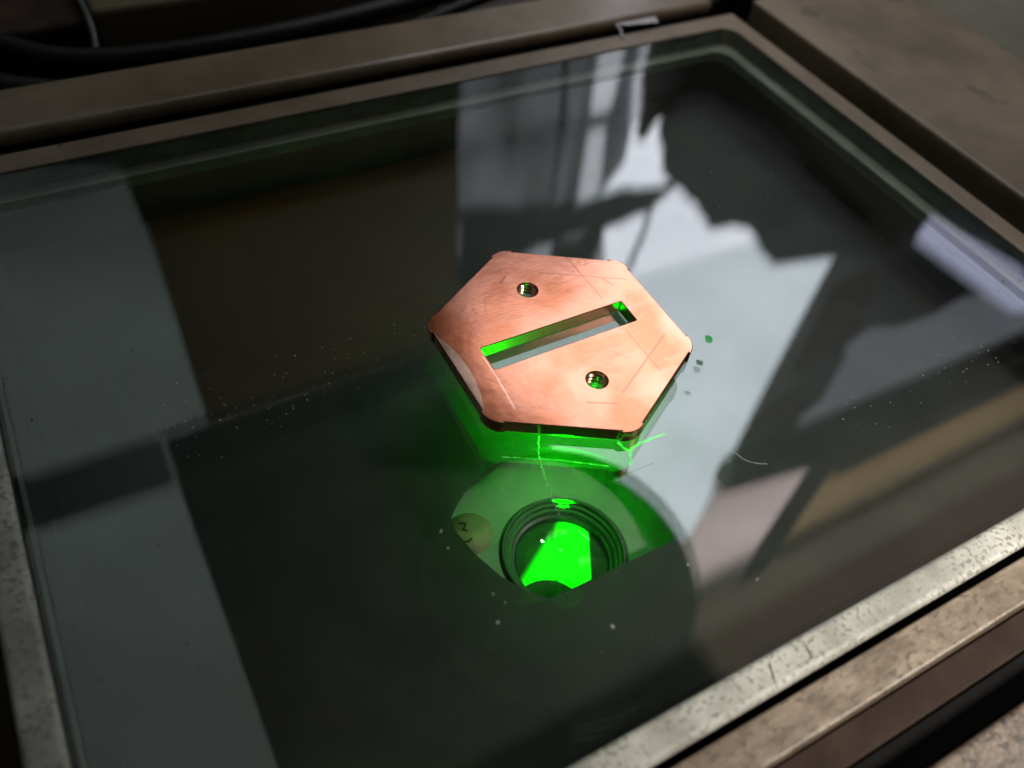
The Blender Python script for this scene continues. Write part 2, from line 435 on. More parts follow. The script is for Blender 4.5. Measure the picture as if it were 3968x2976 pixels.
def add_prism(bm, pts, z0, z1, holes=()):
    """flat polygon with holes, given depth"""
    co = [Vector(p[:2]) for p in pts]; edges = [(i, (i + 1) % len(pts)) for i in range(len(pts))]
    loops = [list(range(len(pts)))]
    for h in holes:
        b = len(co); co += [Vector(p[:2]) for p in h]
        idx = list(range(b, b + len(h))); loops.append(idx)
        edges += [(idx[i], idx[(i + 1) % len(h)]) for i in range(len(h))]
    r = delaunay_2d_cdt(co, edges, [], 2 if holes else 1, 1e-6)
    vo, fo = r[0], r[2]
    def inside(p, poly):
        c = False; n = len(poly)
        for i in range(n):
            a, b2 = poly[i], poly[(i + 1) % n]
            if (a[1] > p[1]) != (b2[1] > p[1]) and p[0] < (b2[0] - a[0]) * (p[1] - a[1]) / (b2[1] - a[1]) + a[0]: c = not c
        return c
    top = [bm.verts.new((v[0], v[1], z1)) for v in vo]; bot = [bm.verts.new((v[0], v[1], z0)) for v in vo]
    for f in fo:
        ctr = sum((vo[i] for i in f), Vector((0, 0))) / len(f)
        if not inside(ctr, pts) or any(inside(ctr, h) for h in holes): continue
        bm.faces.new([top[i] for i in f]); bm.faces.new([bot[i] for i in reversed(f)])
    for poly in [pts] + list(holes):
        idx = [min(range(len(vo)), key=lambda k: (vo[k] - Vector(p[:2])).length_squared) for p in poly]
        for i in range(len(idx)):
            a, b2 = idx[i], idx[(i + 1) % len(idx)]
            try: bm.faces.new((top[a], top[b2], bot[b2], bot[a]))
            except ValueError: pass

def prism(name, pts, z0, z1, mat, parent=None, holes=(), bev=0.0):
    bm = bmesh.new(); add_prism(bm, pts, z0, z1, holes)
    for v in [v for v in bm.verts if not v.link_faces]: bm.verts.remove(v)
    bmesh.ops.recalc_face_normals(bm, faces=bm.faces)
    if bev:
        es = [e for e in bm.edges if len(e.link_faces) == 2 and e.calc_face_angle(0) > 0.9 and
              abs(e.verts[0].co.z - z1) < 1e-5 and abs(e.verts[1].co.z - z1) < 1e-5]
        bmesh.ops.bevel(bm, geom=es, offset=bev, segments=2, affect='EDGES', profile=0.5)
    cx = sum(p[0] for p in pts) / len(pts); cyy = sum(p[1] for p in pts) / len(pts)
    return finish(name, bm, mat, parent, origin=(cx, cyy, z0))

def lathe(name, prof, centre, mat, parent=None, seg=72, closed=False, smooth=True):
    bm = bmesh.new(); rings = []
    for r, z in prof:
        rings.append([bm.verts.new((centre[0] + r * math.cos(2 * math.pi * i / seg), centre[1] + r * math.sin(2 * math.pi * i / seg), z)) for i in range(seg)])
    pairs = list(zip(rings, rings[1:])) + ([(rings[-1], rings[0])] if closed else [])
    for a, b in pairs:
        for i in range(seg):
            j = (i + 1) % seg; bm.faces.new((a[i], a[j], b[j], b[i]))
    return finish(name, bm, mat, parent, smooth, origin=(centre[0], centre[1], prof[0][1]))

def tube(name, pts, rad, mat, parent=None, seg=12, sub=8):
    P = [Vector(p) for p in pts]; Q = []
    for i in range(len(P) - 1):
        a, b, c, d = P[max(i - 1, 0)], P[i], P[i + 1], P[min(i + 2, len(P) - 1)]
        for k in range(sub):
            t = k / sub
            Q.append(0.5 * ((2 * b) + (c - a) * t + (2 * a - 5 * b + 4 * c - d) * t * t + (3 * b - a - 3 * c + d) * t ** 3))
    Q.append(P[-1]); bm = bmesh.new(); rings = []
    for i, q in enumerate(Q):
        d = (Q[min(i + 1, len(Q) - 1)] - Q[max(i - 1, 0)]).normalized()
        n = d.cross(Vector((0, 0, 1)))
        n = n.normalized() if n.length > 1e-4 else Vector((1, 0, 0)); u = n.cross(d)
        rings.append([bm.verts.new(q + rad * (math.cos(2 * math.pi * k / seg) * n + math.sin(2 * math.pi * k / seg) * u)) for k in range(seg)])
    for a, b in zip(rings, rings[1:]):
        for i in range(seg):
            j = (i + 1) % seg; bm.faces.new((a[i], a[j], b[j], b[i]))
    bm.faces.new(rings[0]); bm.faces.new(list(reversed(rings[-1])))
    return finish(name, bm, mat, parent, True, origin=tuple(P[0]))

def circle(cx, cyy, r, n=64, a0=0.0, a1=360.0):
    full = abs(a1 - a0 - 360) < 1e-6
    return [(cx + r * math.cos(math.radians(a0 + (a1 - a0) * i / (n if full else n - 1))), cyy + r * math.sin(math.radians(a0 + (a1 - a0) * i / (n if full else n - 1)))) for i in range(n)]

# ------------------------------------------------------------------ the stage of the instrument
GX0, GX1, GY0, GY1 = -53.5, 345.0, 29.5, 333.0
GT = 8.5
stage = tag(empty("projector_stage", (150, 180, -40)), "brown and cream painted stage frame of an inspection projector round the glass pane", "machine stage")
def rounded_rect(x0, x1, y0, y1, r, n=8):
    out = []
    for cx, cyy, a in ((x1 - r, y1 - r, 0), (x0 + r, y1 - r, 90), (x0 + r, y0 + r, 180), (x1 - r, y0 + r, 270)):
        out += [(cx + r * math.cos(math.radians(a + 90 * i / n)), cyy + r * math.sin(math.radians(a + 90 * i / n))) for i in range(n + 1)]
    return out
hole = rounded_rect(GX0 + .01, GX1, GY0 + .01, GY1, 9)
prism("stage_frame", [(345.2, 38.1), (356, 38.1), (356, 345.5), (-100, 345.5), (-100, 333.2)] +
      [(336.2 + 9 * math.cos(math.radians(a)), 324.2 + 9 * math.sin(math.radians(a))) for a in (90, 78, 66, 54, 42, 30, 18, 6)], -30, 0.35, M['frame'], stage, bev=0.8)
# inner ledge on which the glass lies
prism("glass_ledge", rounded_rect(-45, 345, 38, 333, 8.8), -14, -GT - 0.3, M['ledge'], stage,
      holes=[rounded_rect(-44.8, 337.5, 38.2, 326.5, 8)], bev=0.6)
glass = None
def glass_pane():
    bm = bmesh.new()
    add_box(bm, GX0 + 0.5, GX1 - 0.5, GY0 + 0.5, GY1 - 0.5, -GT, 0.0, 0.0)
    bm.faces.ensure_lookup_table()
    es = [e for e in bm.edges if abs(e.verts[0].co.z) < 1e-6 and abs(e.verts[1].co.z) < 1e-6]
    bmesh.ops.bevel(bm, geom=es, offset=0.8, segments=1, affect='EDGES')
    bmesh.ops.recalc_face_normals(bm, faces=bm.faces)
    for f in bm.faces: f.material_index = 0 if abs(f.normal.z) > 0.9 else 1
    return finish("glass_pane", bm, [M['glass'], M['glass_edge']], stage, origin=(150, 180, -GT))
glass = glass_pane()
# cream front bar, rounded, and its shorter twin along the left side
box("front_bezel", -62, 420, 28.3, 37.9, 0.1, 4.4, M['bezel'], stage, bev=2.0, seg=5)
box("side_bezel", -54.6, -45.2, 38.4, 332, 0.1, 3.6, M['bezel'], stage, bev=1.7, seg=5)
box("front_ledge", -62, 420, 15, 26.2, -20, 1.2, M['tan'], stage, bev=0.8)
box("front_step", -62, 420, 5.5, 14.6, -24, -9.0, M['brown'], stage, bev=0.6)
box("front_groove_strip", -62, 420, -4.6, 5.2, -30, -15.0, M['rubber'], stage, bev=0.5)
box("front_apron", -62, 420, -60, -5, -30, 1.0, M['tan_worn'], stage, bev=1.2)
box("outer_skirt", -130, -55, -60, 332, -40, -12, M['brown'], stage, bev=1.0)

# back rail behind the stage, with its rounded bright front edge
rail = tag(empty("back_rail", (120, 375, -30)), "brown painted metal rail with rounded front edge behind the far side of the glass", "rail")
box("rail_bar", -140, 347, 352, 387, -2.5, 5.5, M['rail'], rail, bev=3.4, seg=6)
box("rail_lip", -140, 345, 350.5, 356, -30, -2.8, M['rubber'], rail, bev=0.6)  # black face added under the rail, keeps the groove dark
box("rail_end_cap", 347.4, 356, 356, 386, -30, 3.2, M['rubber'], rail, bev=1.5)

panel = tag(empty("side_cover_panel", (440, 170, -30)), "broad brown scuffed cover panel beside the right edge of the stage", "panel")
box("panel_plate", 368.5, 476, -60, 345, -22, 6.5, M['panel'], panel, bev=1.8, seg=4)
box("panel_flange", 476.6, 640, -60, 520, -22, 3.5, M['panel_b'], panel, bev=1.5, seg=3)
box("rubber_seal", 356.6, 367.8, -60, 345, -30, -10, M['rubber'], panel, bev=0.8)

boot = tag(empty("rubber_boot", (382, 372, -20)), "black rubber bellows end at the far right corner beyond the brown rail", "rubber boot")
lathe("boot_collar", [(0.1, 2), (14, 2), (17, 0.5), (18, -3), (16, -8), (18, -14), (18, -25)], (388, 372, 0), M['rubber'], boot, 48)
box("boot_block", 384, 450, 359, 395, -22, 1.5, M['rubber'], boot, bev=3.0)

# scrap of tape caught under the rail
scrap = tag(empty("torn_tape", (290, 347, 4)), "pale torn scrap of tape stuck to the underside of the far rail", "tape scrap")
bm = bmesh.new()
add_prism(bm, [(278.5, 352), (290, 353.2), (305.5, 352), (303.5, 345.6), (296, 346.9), (284, 348.6)], 2.9, 3.1)
finish("tape_strip", bm, M['tape'], scrap, origin=(290, 349, 3))
tube("tape_tail", [(279, 351, 3), (279.5, 347, 1.6), (278, 343.5, 0.9), (276.8, 341.2, 0.8)], 0.9, M['tape'], scrap, 8, 6)

tag(prism("ground", [(-900, -700), (1300, -700), (1300, 1500), (-900, 1500)], -64, -60, M['floor']), kind='structure')

# dim cabinet and cables beyond the rail
cab = tag(empty("tan_cabinet", (90, 455, -60)), "dim tan cabinet with a dark vertical seam standing beyond the rail", "cabinet")
box("cabinet_body", 29, 210, 425, 640, -59.5, 14, M['box'], cab, bev=3)
box("cabinet_side", -190, 26, 436, 640, -59.5, 4, M['brown'], cab, bev=3)
def cable(pts, r, mat, label):
    return tag(tube("cable", pts, r, mat), label, "cable", group="cables lying behind the back rail")
cable([(-120, 452, 2), (-40, 442, 3), (-15, 428, 4), (4, 409, 4), (28, 398, 4), (56, 395, 4), (86, 395, 4), (130, 400, 3), (180, 411, 1), (240, 420, 0)], 5.2, M['cable'], "thick black cable sagging in a long arc behind the back rail")
cable([(-120, 425, -2), (-40, 418, -4), (-12, 402, -5), (8, 396, -7), (40, 394, -9), (90, 396, -12)], 6.0, M['cable'], "black cable lying lowest against the rail at the far left")
cable([(18, 520, 14), (24, 470, 16), (26, 445, 15), (27, 421, 8), (24, 405, 0)], 1.6, M['cable_g'], "thin grey wire running down the seam of the tan cabinet")
cable([(120, 397, -4), (152, 404, -2), (178, 410, 0), (208, 418, 0), (270, 432, 0)], 3.2, M['cable_g'], "grey cable rising behind the black ones near the top centre")
cable([(150, 393, -8), (190, 400, -4), (230, 410, -2), (290, 424, -2)], 3.4, M['cable'], "short black cable hugging the back of the rail near the top centre")

# ------------------------------------------------------------------ below the glass: base plate, lens
well = tag(empty("well_housing", (150, 180, -59)), "black housing under the glass with a round opening over the lens", "housing")
op = [(92, 92), (146, 92)] + circle(105.9, 107, 41.6, 30, -18, 92) + [(96, 146.5), (86, 143), (80, 138.5), (76.5, 135.2), (75, 131), (75, 127), (77, 117), (81, 106), (86, 98)]
prism("base_plate", [(-44, 39), (344, 39), (344, 332), (-44, 332)], -39, -35, M['base'], well, holes=[op], bev=0.0)
for nm, a in (("side_wall", (-44.5, -40, 39, 332)), ("side_wall", (340, 344.5, 39, 332)), ("side_wall", (-39.5, 339.5, 328, 332)), ("side_wall", (-39.5, 339.5, 39, 43))):
    box(nm, a[0], a[1], a[2], a[3], -34.9, -14.2, M['well'], well, bev=0.3)
box("well_floor", -44, 344, 39, 332, -59.5, -55, M['well'], well, bev=0)

lens = tag(empty("objective_lens", (108.9, 109, -54)), "round black objective lens glowing bright green below the glass pane", "lens")
LC = (108.9, 109.0, 0)
lathe("mounting_flange", [(22.7, -54.9), (58, -54.9), (58, -46), (23.6, -46), (22.7, -46.8)], LC, M['flange'], lens, 96, closed=True, smooth=False)
lathe("barrel_ring", [(22.6, -54), (22.6, -45.2), (22.1, -44.7), (21.4, -44.7), (21.0, -46.3), (20.0, -46.5), (19.8, -48.0), (18.7, -48.2), (18.4, -50.4), (17.4, -50.8), (17.1, -54)], LC, M['barrel'], lens, 96, smooth=False)
lathe("barrel_bottom", [(0.1, -54.6), (17.4, -54.6), (17.4, -53.8), (0.1, -53.8)], LC, M['barrel'], lens, 64, smooth=False)
def lens_glass():
    m = glass_material("objective_glass", 0.04, (0.85, 1.0, 0.88), 0.002)
    prof = [(0.05, -48.7)] + [(r, -48.7 - 2.2 * (r / 17) ** 2) for r in (3, 6, 9, 12, 14, 16, 17)] + [(17, -51.6), (0.05, -51.6)]
    return lathe("front_element", prof, LC, m, lens, 64)
prism("light_source", circle(108.9, 109, 16.6, 60), -53.2, -52.4, M['lamp_green'], lens)
lens_glass()
st = tag(empty("inspection_sticker", (82, 131, -46)), "yellowed round paper sticker with a black mark on the lens flange", "sticker")
lathe("sticker_disc", [(0.05, -45.85), (8.6, -45.85), (8.6, -45.95)], (82.0, 130.5, 0), M['sticker'], st, 40)
tube("ink_mark", [(80.6, 135.9, -45.8), (82.4, 134.9, -45.8), (81.6, 133.4, -45.8), (80.6, 133.0, -45.8), (82.0, 131.8, -45.8)], 0.42, M['ink'], st, 6, 5)
tube("ink_mark", [(78.9, 128.4, -45.8), (80.2, 127.9, -45.8), (81.9, 128.3, -45.8)], 0.45, M['ink'], st, 6, 5)

# ------------------------------------------------------------------ the copper plate
PC = (132.0, 163.2); PT = 5.2
def plate_outline():
    """hexagon whose six corners are rounded nubs standing a little proud of the milled flats"""
    A, AN, RHO = 41.3, 41.95, 8.0
    c = (AN - RHO) / math.cos(math.radians(30)); pts = []
    def on_flat(n_deg, t):
        n = math.radians(n_deg)
        return (A * math.cos(n) - t * math.sin(n), A * math.sin(n) + t * math.cos(n))
    for k in range(6):
        a = 30 + 60 * k
        t_end = c * math.sin(math.radians(30))          # where the nub meets the flat
        pts.append(on_flat(a - 30, t_end - 1.0)); pts.append(on_flat(a - 30, t_end - 0.45))
        for i in range(15):
            f = math.radians(a - 37 + 74 * i / 14)
            pts.append((c * math.cos(math.radians(a)) + RHO * math.cos(f), c * math.sin(math.radians(a)) + RHO * math.sin(f)))
        pts.append(on_flat(a + 30, -t_end + 0.45)); pts.append(on_flat(a + 30, -t_end + 1.0))
    return pts
HOLES = [(-0.2, 24.4), (0.1, -23.5)]
slot = [(-29.6, -5.2), (29.0, -5.2), (29.0, 5.4), (-29.6, 5.4)]
sl = []
for (x, y, cx, cyy) in ((-29.6, -5.2, 1, 1), (29.0, -5.2, -1, 1), (29.0, 5.4, -1, -1), (-29.6, 5.4, 1, -1)):
    q = [(x + cx * .5, y), (x + cx * .15, y + cyy * .15), (x, y + cyy * .5)]
    if (cx, cyy) in ((1, 1), (-1, -1)): q = q[::-1]
    sl += q
bm = bmesh.new()
add_prism(bm, plate_outline(), 0, PT, holes=[sl] + [circle(hx, hy, 4.1, 40) for hx, hy in HOLES])
for v in [v for v in bm.verts if not v.link_faces]: bm.verts.remove(v)
bmesh.ops.recalc_face_normals(bm, faces=bm.faces)
es = [e for e in bm.edges if len(e.link_faces) == 2 and e.calc_face_angle(0) > 0.9 and abs(e.verts[0].co.z - e.verts[1].co.z) < 1e-5
      and not any(math.hypot(e.verts[0].co.x - hx, e.verts[0].co.y - hy) < 4.6 for hx, hy in HOLES)]
bmesh.ops.bevel(bm, geom=es, offset=0.28, segments=2, affect='EDGES', profile=0.5)
bmesh.ops.recalc_face_normals(bm, faces=bm.faces)
for f in bm.faces: f.material_index = 1 if f.normal.z < -0.9 else 0
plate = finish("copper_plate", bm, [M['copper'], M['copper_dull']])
plate.location = (PC[0] * MM, PC[1] * MM, 0.15 * MM)
tag(plate, "hexagonal polished copper plate with a long slot lying on the glass", "metal plate")

def threaded_hole(hx, hy):
    bm = bmesh.new(); seg = 48; pitch = 1.5; z0 = 0.05; z1 = PT - 1.0; n = 60
    rows = []
    rows.append([bm.verts.new((4.12 * math.cos(2 * math.pi * i / seg), 4.12 * math.sin(2 * math.pi * i / seg), z0)) for i in range(seg)])
    for k in range(n + 1):
        z = z0 + (z1 - z0) * k / n; ring = []
        for i in range(seg):
            th = 2 * math.pi * i / seg
            ph = (z / pitch - i / seg) % 1.0
            r = 2.95 + 0.95 * (1 - abs(2 * ph - 1))
            if k == n: r = max(r, 3.45)
            ring.append(bm.verts.new((r * math.cos(th), r * math.sin(th), z)))
        rows.append(ring)
    for r, z in ((3.7, PT - 0.72), (4.05, PT - 0.25), (4.12, PT - 0.02)):
        rows.append([bm.verts.new((r * math.cos(2 * math.pi * i / seg), r * math.sin(2 * math.pi * i / seg), z)) for i in range(seg)])
    for a, b in zip(rows, rows[1:]):
        for i in range(seg):
            j = (i + 1) % seg; bm.faces.new((a[i], a[j], b[j], b[i]))
    me = bpy.data.meshes.new("threaded_hole")
    bmesh.ops.recalc_face_normals(bm, faces=bm.faces)
    bm.to_mesh(me); bm.free(); me.transform(Matrix.Scale(MM, 4))
    o = link("threaded_hole", me, M['thread'], plate, True)
    o.location = (hx * MM, hy * MM, 0)
    return o
for hx, hy in HOLES: threaded_hole(hx, hy)

# ------------------------------------------------------------------ small things on the glass
rnd = random.Random(5)
def ribbon(name, pts, w, mat, z=0.03, jitter=0.15, sub=6):
    bm = bmesh.new(); P = [Vector((p[0], p[1])) for p in pts]; Q = []
    for a, b in zip(P, P[1:]):
        for k in range(sub): Q.append(a.lerp(b, k / sub))
    Q.append(P[-1]); prev = None
    for i, q in enumerate(Q):
        d = (Q[min(i + 1, len(Q) - 1)] - Q[max(i - 1, 0)]).normalized(); n = Vector((-d.y, d.x))
        q = q + n * rnd.uniform(-jitter, jitter); ww = w * rnd.uniform(0.5, 1.3)
        a = bm.verts.new((*(q + n * ww / 2), z)); b = bm.verts.new((*(q - n * ww / 2), z))
        if prev: bm.faces.new((prev[0], a, b, prev[1]))
        prev = (a, b)
    return finish(name, bm, mat, origin=(pts[0][0], pts[0][1], z))
tag(ribbon("scratch", [(104.7, 130.6), (101.6, 125.6), (99.7, 120.2), (98.4, 116.0), (97.8, 112.9), (96.9, 108.7), (95.8, 103.4), (95.7, 101.8)], 0.55, M['scratch'], jitter=.22), "long crooked scratch running from the plate down towards the green lens", "scratch")
tag(ribbon("scratch", [(89.6, 128.4), (103.4, 120.9), (119.4, 110.7)], 0.4, M['scratch']), "straight scratch parallel to the front edge of the plate", "scratch")  # reflection of the plate's edge, drawn as a strip on the glass
tag(ribbon("scratch", [(126.9, 117.5), (128.6, 113.0), (127.1, 108.8), (125.5, 108.5)], 0.7, M['scratch'], jitter=.3), "short wiggly scratch just below the lowest right corner of the plate", "scratch")
tag(ribbon("scratch", [(128.4, 112.4), (130.2, 113.5), (134.5, 114.0), (139.7, 113.8), (143.6, 113.6)], 0.7, M['scratch']), "scratch slanting away right from the lowest right corner of the plate", "scratch")
tag(tube("fibre", [(160.7, 97.1, .25), (161.6, 93.7, .3), (164.1, 91.0, .25), (167.5, 89.0, .25)], 0.17, M['dust'], None, 6, 5), "pale curved fibre on the glass right of the green glow", "fibre")
mk, nt, p = nmat("green_flake"); p.inputs['Base Color'].default_value = (0.02, 0.45, 0.1, 1); p.inputs['Roughness'].default_value = 0.5
M['flake'] = mk
tag(prism("flake", [(184.0, 144.6), (185.2, 144.2), (186.0, 143.0), (185.2, 141.4), (184, 141.0), (182.9, 142.2)], 0.02, 0.4, M['flake']), "small green flake on the glass right of the plate", "flake")
mk, nt, p = nmat("grey_flake"); p.inputs['Base Color'].default_value = (0.12, 0.17, 0.17, 1)
tag(prism("flake", [(173.7, 136.2), (175.4, 134.6), (174.4, 133.2), (172.9, 134.4)], 0.02, 0.35, mk), "small grey flake beside the right corner of the plate", "flake")

for x0, x1 in ((122.5, 119.8), (134.5, 133.4)):
    tube("crack", [(x0, 37.2, 4.0), ((x0 + x1) / 2 + .3, 34.5, 4.45), (x1, 31.0, 4.42)], 0.16, M['ink'], stage, 6, 4)
def specks(name, items, label):
    bm = bmesh.new()
    for (x, y, s) in items:
        n = rnd.randint(4, 6); a0 = rnd.uniform(0, 6.28); e = rnd.uniform(0.45, 1)
        ang = rnd.uniform(0, 3.14)
        vs = []
        for k in range(n):
            a = a0 + 6.283 * k / n; rr = s * rnd.uniform(0.6, 1.1)
            px, py = rr * math.cos(a), rr * e * math.sin(a)
            vs.append(bm.verts.new((x + px * math.cos(ang) - py * math.sin(ang), y + px * math.sin(ang) + py * math.cos(ang), 0.04)))
        f = bm.faces.new(vs)
        r = bmesh.ops.extrude_face_region(bm, geom=[f])
        for v in [g for g in r['geom'] if isinstance(g, bmesh.types.BMVert)]: v.co.z += s * 0.5
    o = finish(name, bm, M['dust']); tag(o, label, "dust", kind='stuff'); return o
items = [(60.6, 112.3, .75), (65.1, 87.7, .6), (62.3, 79.7, .7), (90.5, 64.3, .75), (137.5, 57.6, .8), (121.5, 70.7, .5), (60.0, 106.3, .45), (132.0, 70.8, .35), (67, 84, .35)]
def inplate(x, y): return math.hypot(x - PC[0], y - PC[1]) < 48
for _ in range(95):                                   # thick dust in the left of the glass
    u_, v_ = rnd.random(), rnd.random()
    x = -2 + 95 * u_ ** 1.6; y = 181 + rnd.gauss(0, 9) + 0.02 * x
    if not inplate(x, y): items.append((x, y, rnd.uniform(.14, .42)))
for _ in range(150):
    x, y = rnd.uniform(-40, 335), rnd.uniform(45, 325)
    if not inplate(x, y): items.append((x, y, rnd.uniform(.06, .2)))
for _ in range(50):                                    # right corner near the bezel
    x = rnd.uniform(205, 325); y = 92 + rnd.gauss(0, 5)
    items.append((x, y, rnd.uniform(.12, .38)))
for _ in range(36):
    items.append((rnd.gauss(255, 22), rnd.gauss(215, 14), rnd.uniform(.1, .35)))
specks("dust_specks", items, "scattered pale dust specks lying on the glass pane")
grit = []
for _ in range(60):
    x = rnd.uniform(285, 340); y = rnd.uniform(112, 160); grit.append((x, y, rnd.uniform(.15, .4)))
for _ in range(150):
    grit.append((rnd.uniform(-42, -2), rnd.uniform(80, 235), rnd.uniform(.12, .42)))
bm = bmesh.new(); bm.free()
M_d = M['dust']; M['dust'] = paint("dark_grit", (0.03, 0.03, 0.03), (0.07, 0.06, 0.06), 0.8, 200)
specks("dark_grit", grit, "scattered dark grit on the left and right margins of the glass")
M['dust'] = M_d

# ------------------------------------------------------------------ the room above, mirrored in the glass
def overhead(name, pts, h, thick, mat, parent=None, holes=()):
    """underside of something over the stage; pts (mm) are its outline referred to a height of 300 mm"""
    k = (220.0 + h) / 520.0
    return prism(name, [(x * k, y * k) for x, y in pts], h, h + thick, mat, parent, [[(x * k, y * k) for x, y in hh] for hh in holes])

head = tag(empty("overhead_housing", (100, 200, 340)), "dark overhead head of the projector mirrored in the glass", "projector head")
overhead("head_body", [(-7, -260), (262, -260), (262, 130), (250, 330), (235, 389), (-7, 389)], 335, 120, M['head'], head)
overhead("head_edge", [(-6, 389.5), (235, 384), (250, 432), (-6, 432)], 338, 90, M['head_black'], head)
overhead("head_recess", [(27, 433), (250, 433), (272, 501), (324, 603), (355, 669), (40, 673)], 420, 4, M['recess'], head)
overhead("head_rear", [(38, 674), (356, 670), (414, 782), (470, 900), (38, 900)], 400, 4, M['rear'], head)
lathe("condenser_rim", [(99.8, 300.5), (100, 303), (100, 314), (0.1, 314)], (204, 206, 0), M['condenser'], head, 96)
lathe("condenser_face", [(0.1, 299.6), (94, 299.6), (99.6, 300.2), (99.6, 303)], (204, 206, 0), M['condenser'], head, 96)

for rr, a0, a1, hh in ((101.2, -112, -88, 302), (105, -116, -94, 303), (109, -114, -100, 304), (114, -116, -108, 304)):
    tube("chrome_trim", [(204 + rr * math.cos(math.radians(a)), 206 + rr * math.sin(math.radians(a)), hh) for a in [a0 + (a1 - a0) * k / 6 for k in range(7)]], 1.0, M['chrome'], head, 10, 3)
ceiling = tag(empty("pale_ceiling", (0, 0, 640)), kind='structure')
overhead("ceiling_panel", [(-300, 60), (30, 60), (30, 433), (45, 760), (-300, 900)], 640, 3, M['wall'], ceiling)
overhead("ceiling_panel", [(-260, 388), (-8, 384), (-8, 431), (-260, 434)], 600, 3, M['wall_dim'], ceiling)

# arm and shelves over the right side
arm = tag(empty("black_gantry", (600, 250, 450)), "black overhead arm crossing above the right side of the stage", "arm")
overhead("arm_beam", [(470, 189), (1000, 190), (1000, 223), (440, 231), (371, 232), (371, 217), (446, 207)], 470, 40, M['head_black'], arm)
overhead("arm_strut", [(316, 142), (338, 141), (446, 186), (472, 188.5), (447, 206.5), (429, 195), (385, 176), (348, 159)], 480, 14, M['head_black'], arm)
shelf = tag(empty("overhead_shelf", (600, 200, 800)), "tan board and grey panels above the right side of the stage", "shelf")
mp = lit_through("pinkish_sheet", (0.86, 0.78, 0.78))
mt = lit_through("tan_sheet", (0.50, 0.41, 0.29))
mg = lit_through("grey_brown_sheet", (0.27, 0.235, 0.205))
overhead("pink_panel", [(240, 142), (318, 141), (455, 195), (455, 216), (371, 222), (305, 187), (240, 187)], 640, 3, mp, shelf)
overhead("tan_panel", [(318, 143), (1100, 146), (1100, 192), (480, 192), (440, 186)], 645, 3, mt, shelf)
overhead("grey_panel", [(200, -60), (1100, -60), (1500, 152), (200, 152)], 656, 3, mg, shelf)
overhead("dark_panel", [(1100.5, 146), (1500, 146), (1500, 194), (1100.5, 194)], 640, 20, mg, shelf)

# window wall: local frame s (to the right along the wall) and height
UX, UY = 0.572 / math.hypot(.572, .82), 0.82 / math.hypot(.572, .82)
def ragged(pts, amp, step, seed):
    """frayed outline: every edge broken into short uneven bits"""
    rg = random.Random(seed); out = []
    for a, b in zip(pts, pts[1:] + pts[:1]):
        L = math.hypot(b[0] - a[0], b[1] - a[1]); n = max(1, min(24, int(L / step)))
        if L > 0.35: n = 1
        for i in range(n):
            t = i / n; k = amp if i else amp * 0.4
            out.append((a[0] + (b[0] - a[0]) * t + rg.uniform(-k, k), a[1] + (b[1] - a[1]) * t + rg.uniform(-k, k)))
    return out

def on_wall(name, pts, D, thick, mat, parent=None):
    """pts = (s, z) in metres on the plane 1.3 m off; carried out to distance D along the sight lines, with real depth"""
    k = D / 1.3
    bm = bmesh.new(); add_prism(bm, [(s * k * 1000, (z + H) * k * 1000 - H * 1000) for s, z in pts], 0, thick)
    for v in [v for v in bm.verts if not v.link_faces]: bm.verts.remove(v)
    for v in bm.verts:
        s, z, d = v.co.x, v.co.y, v.co.z + D * 1000
        v.co = Vector((d * UX + s * UY, d * UY - s * UX, z))
    bm.normal_update()
    return finish(name, bm, mat, parent, origin=(D * 1000 * UX, D * 1000 * UY, 0))
win = tag(empty("window", (0.572 * 1300, 0.82 * 1300, 0)), "tall daylit window with frosted panes mirrored in the glass", "window")
on_wall("window_pane", [(-0.175, 0.2), (0.62, 0.2), (0.62, 0.66), (0.206, 0.912), (-0.15, 1.14)], 1.3, 12, M['pane'], win)
on_wall("window_pane", [(-0.15, 1.142), (0.206, 0.914), (0.62, 0.662), (0.575, 0.8), (0.57, 1.2), (0.575, 2.5), (0.15, 2.5), (0.0, 1.5)], 1.3, 12, M['pane_b'], win)  # dimmer emission stands in for a ghost reflection; extended upward for more light
on_wall("window_pane", [(0.709, 0.729), (0.712, 0.68), (0.928, 0.768), (1.005, 0.853), (0.959, 0.862), (0.82, 0.789)], 1.28, 12, M['pane_sky'], win)
on_wall("window_bar", [(-0.151, 0.674), (-0.01, 0.607), (0.077, 0.572), (0.12, 0.556), (0.12, 0.575), (0.08, 0.592), (-0.007, 0.631), (-0.15, 0.692)], 1.27, 20, M['head'], win)
cur = tag(empty("curtain", (0.572 * 1240, 0.82 * 1240, 0)), "thin grey net curtain drawn over the left of the window", "curtain")
on_wall("curtain_cloth", [(-0.2, 0.2), (0.062, 0.2), (0.063, 0.49), (0.07, 0.622), (0.073, 0.76), (0.0, 0.80), (-0.185, 0.86)], 1.24, 2, M['curtain'], cur)
on_wall("curtain_cloth", [(0.102, 0.2), (0.127, 0.2), (0.127, 0.493), (0.142, 0.6), (0.143, 0.646), (0.112, 0.725), (0.11, 0.725), (0.097, 0.583), (0.102, 0.484)], 1.24, 2, M['curtain'], cur)
on_wall("curtain_cloth", [(0.140, 0.2), (0.24, 0.2), (0.24, 0.47), (0.205, 0.545), (0.18, 0.56), (0.168, 0.6), (0.152, 0.6), (0.149, 0.541), (0.138, 0.488)], 1.235, 2, M['drape'], cur)
on_wall("curtain_cloth", [(0.05, 0.2), (0.24, 0.2), (0.2, 0.5), (0.15, 0.56), (0.13, 0.62), (0.115, 0.74), (0.05, 0.76)], 1.225, 2, M['curtain_sheer'], cur)
on_wall("curtain_cloth", [(-0.16, 0.84), (0.125, 0.78), (0.15, 0.88), (0.12, 1.02), (-0.145, 1.14)], 1.23, 2, M['curtain_thin'], cur)
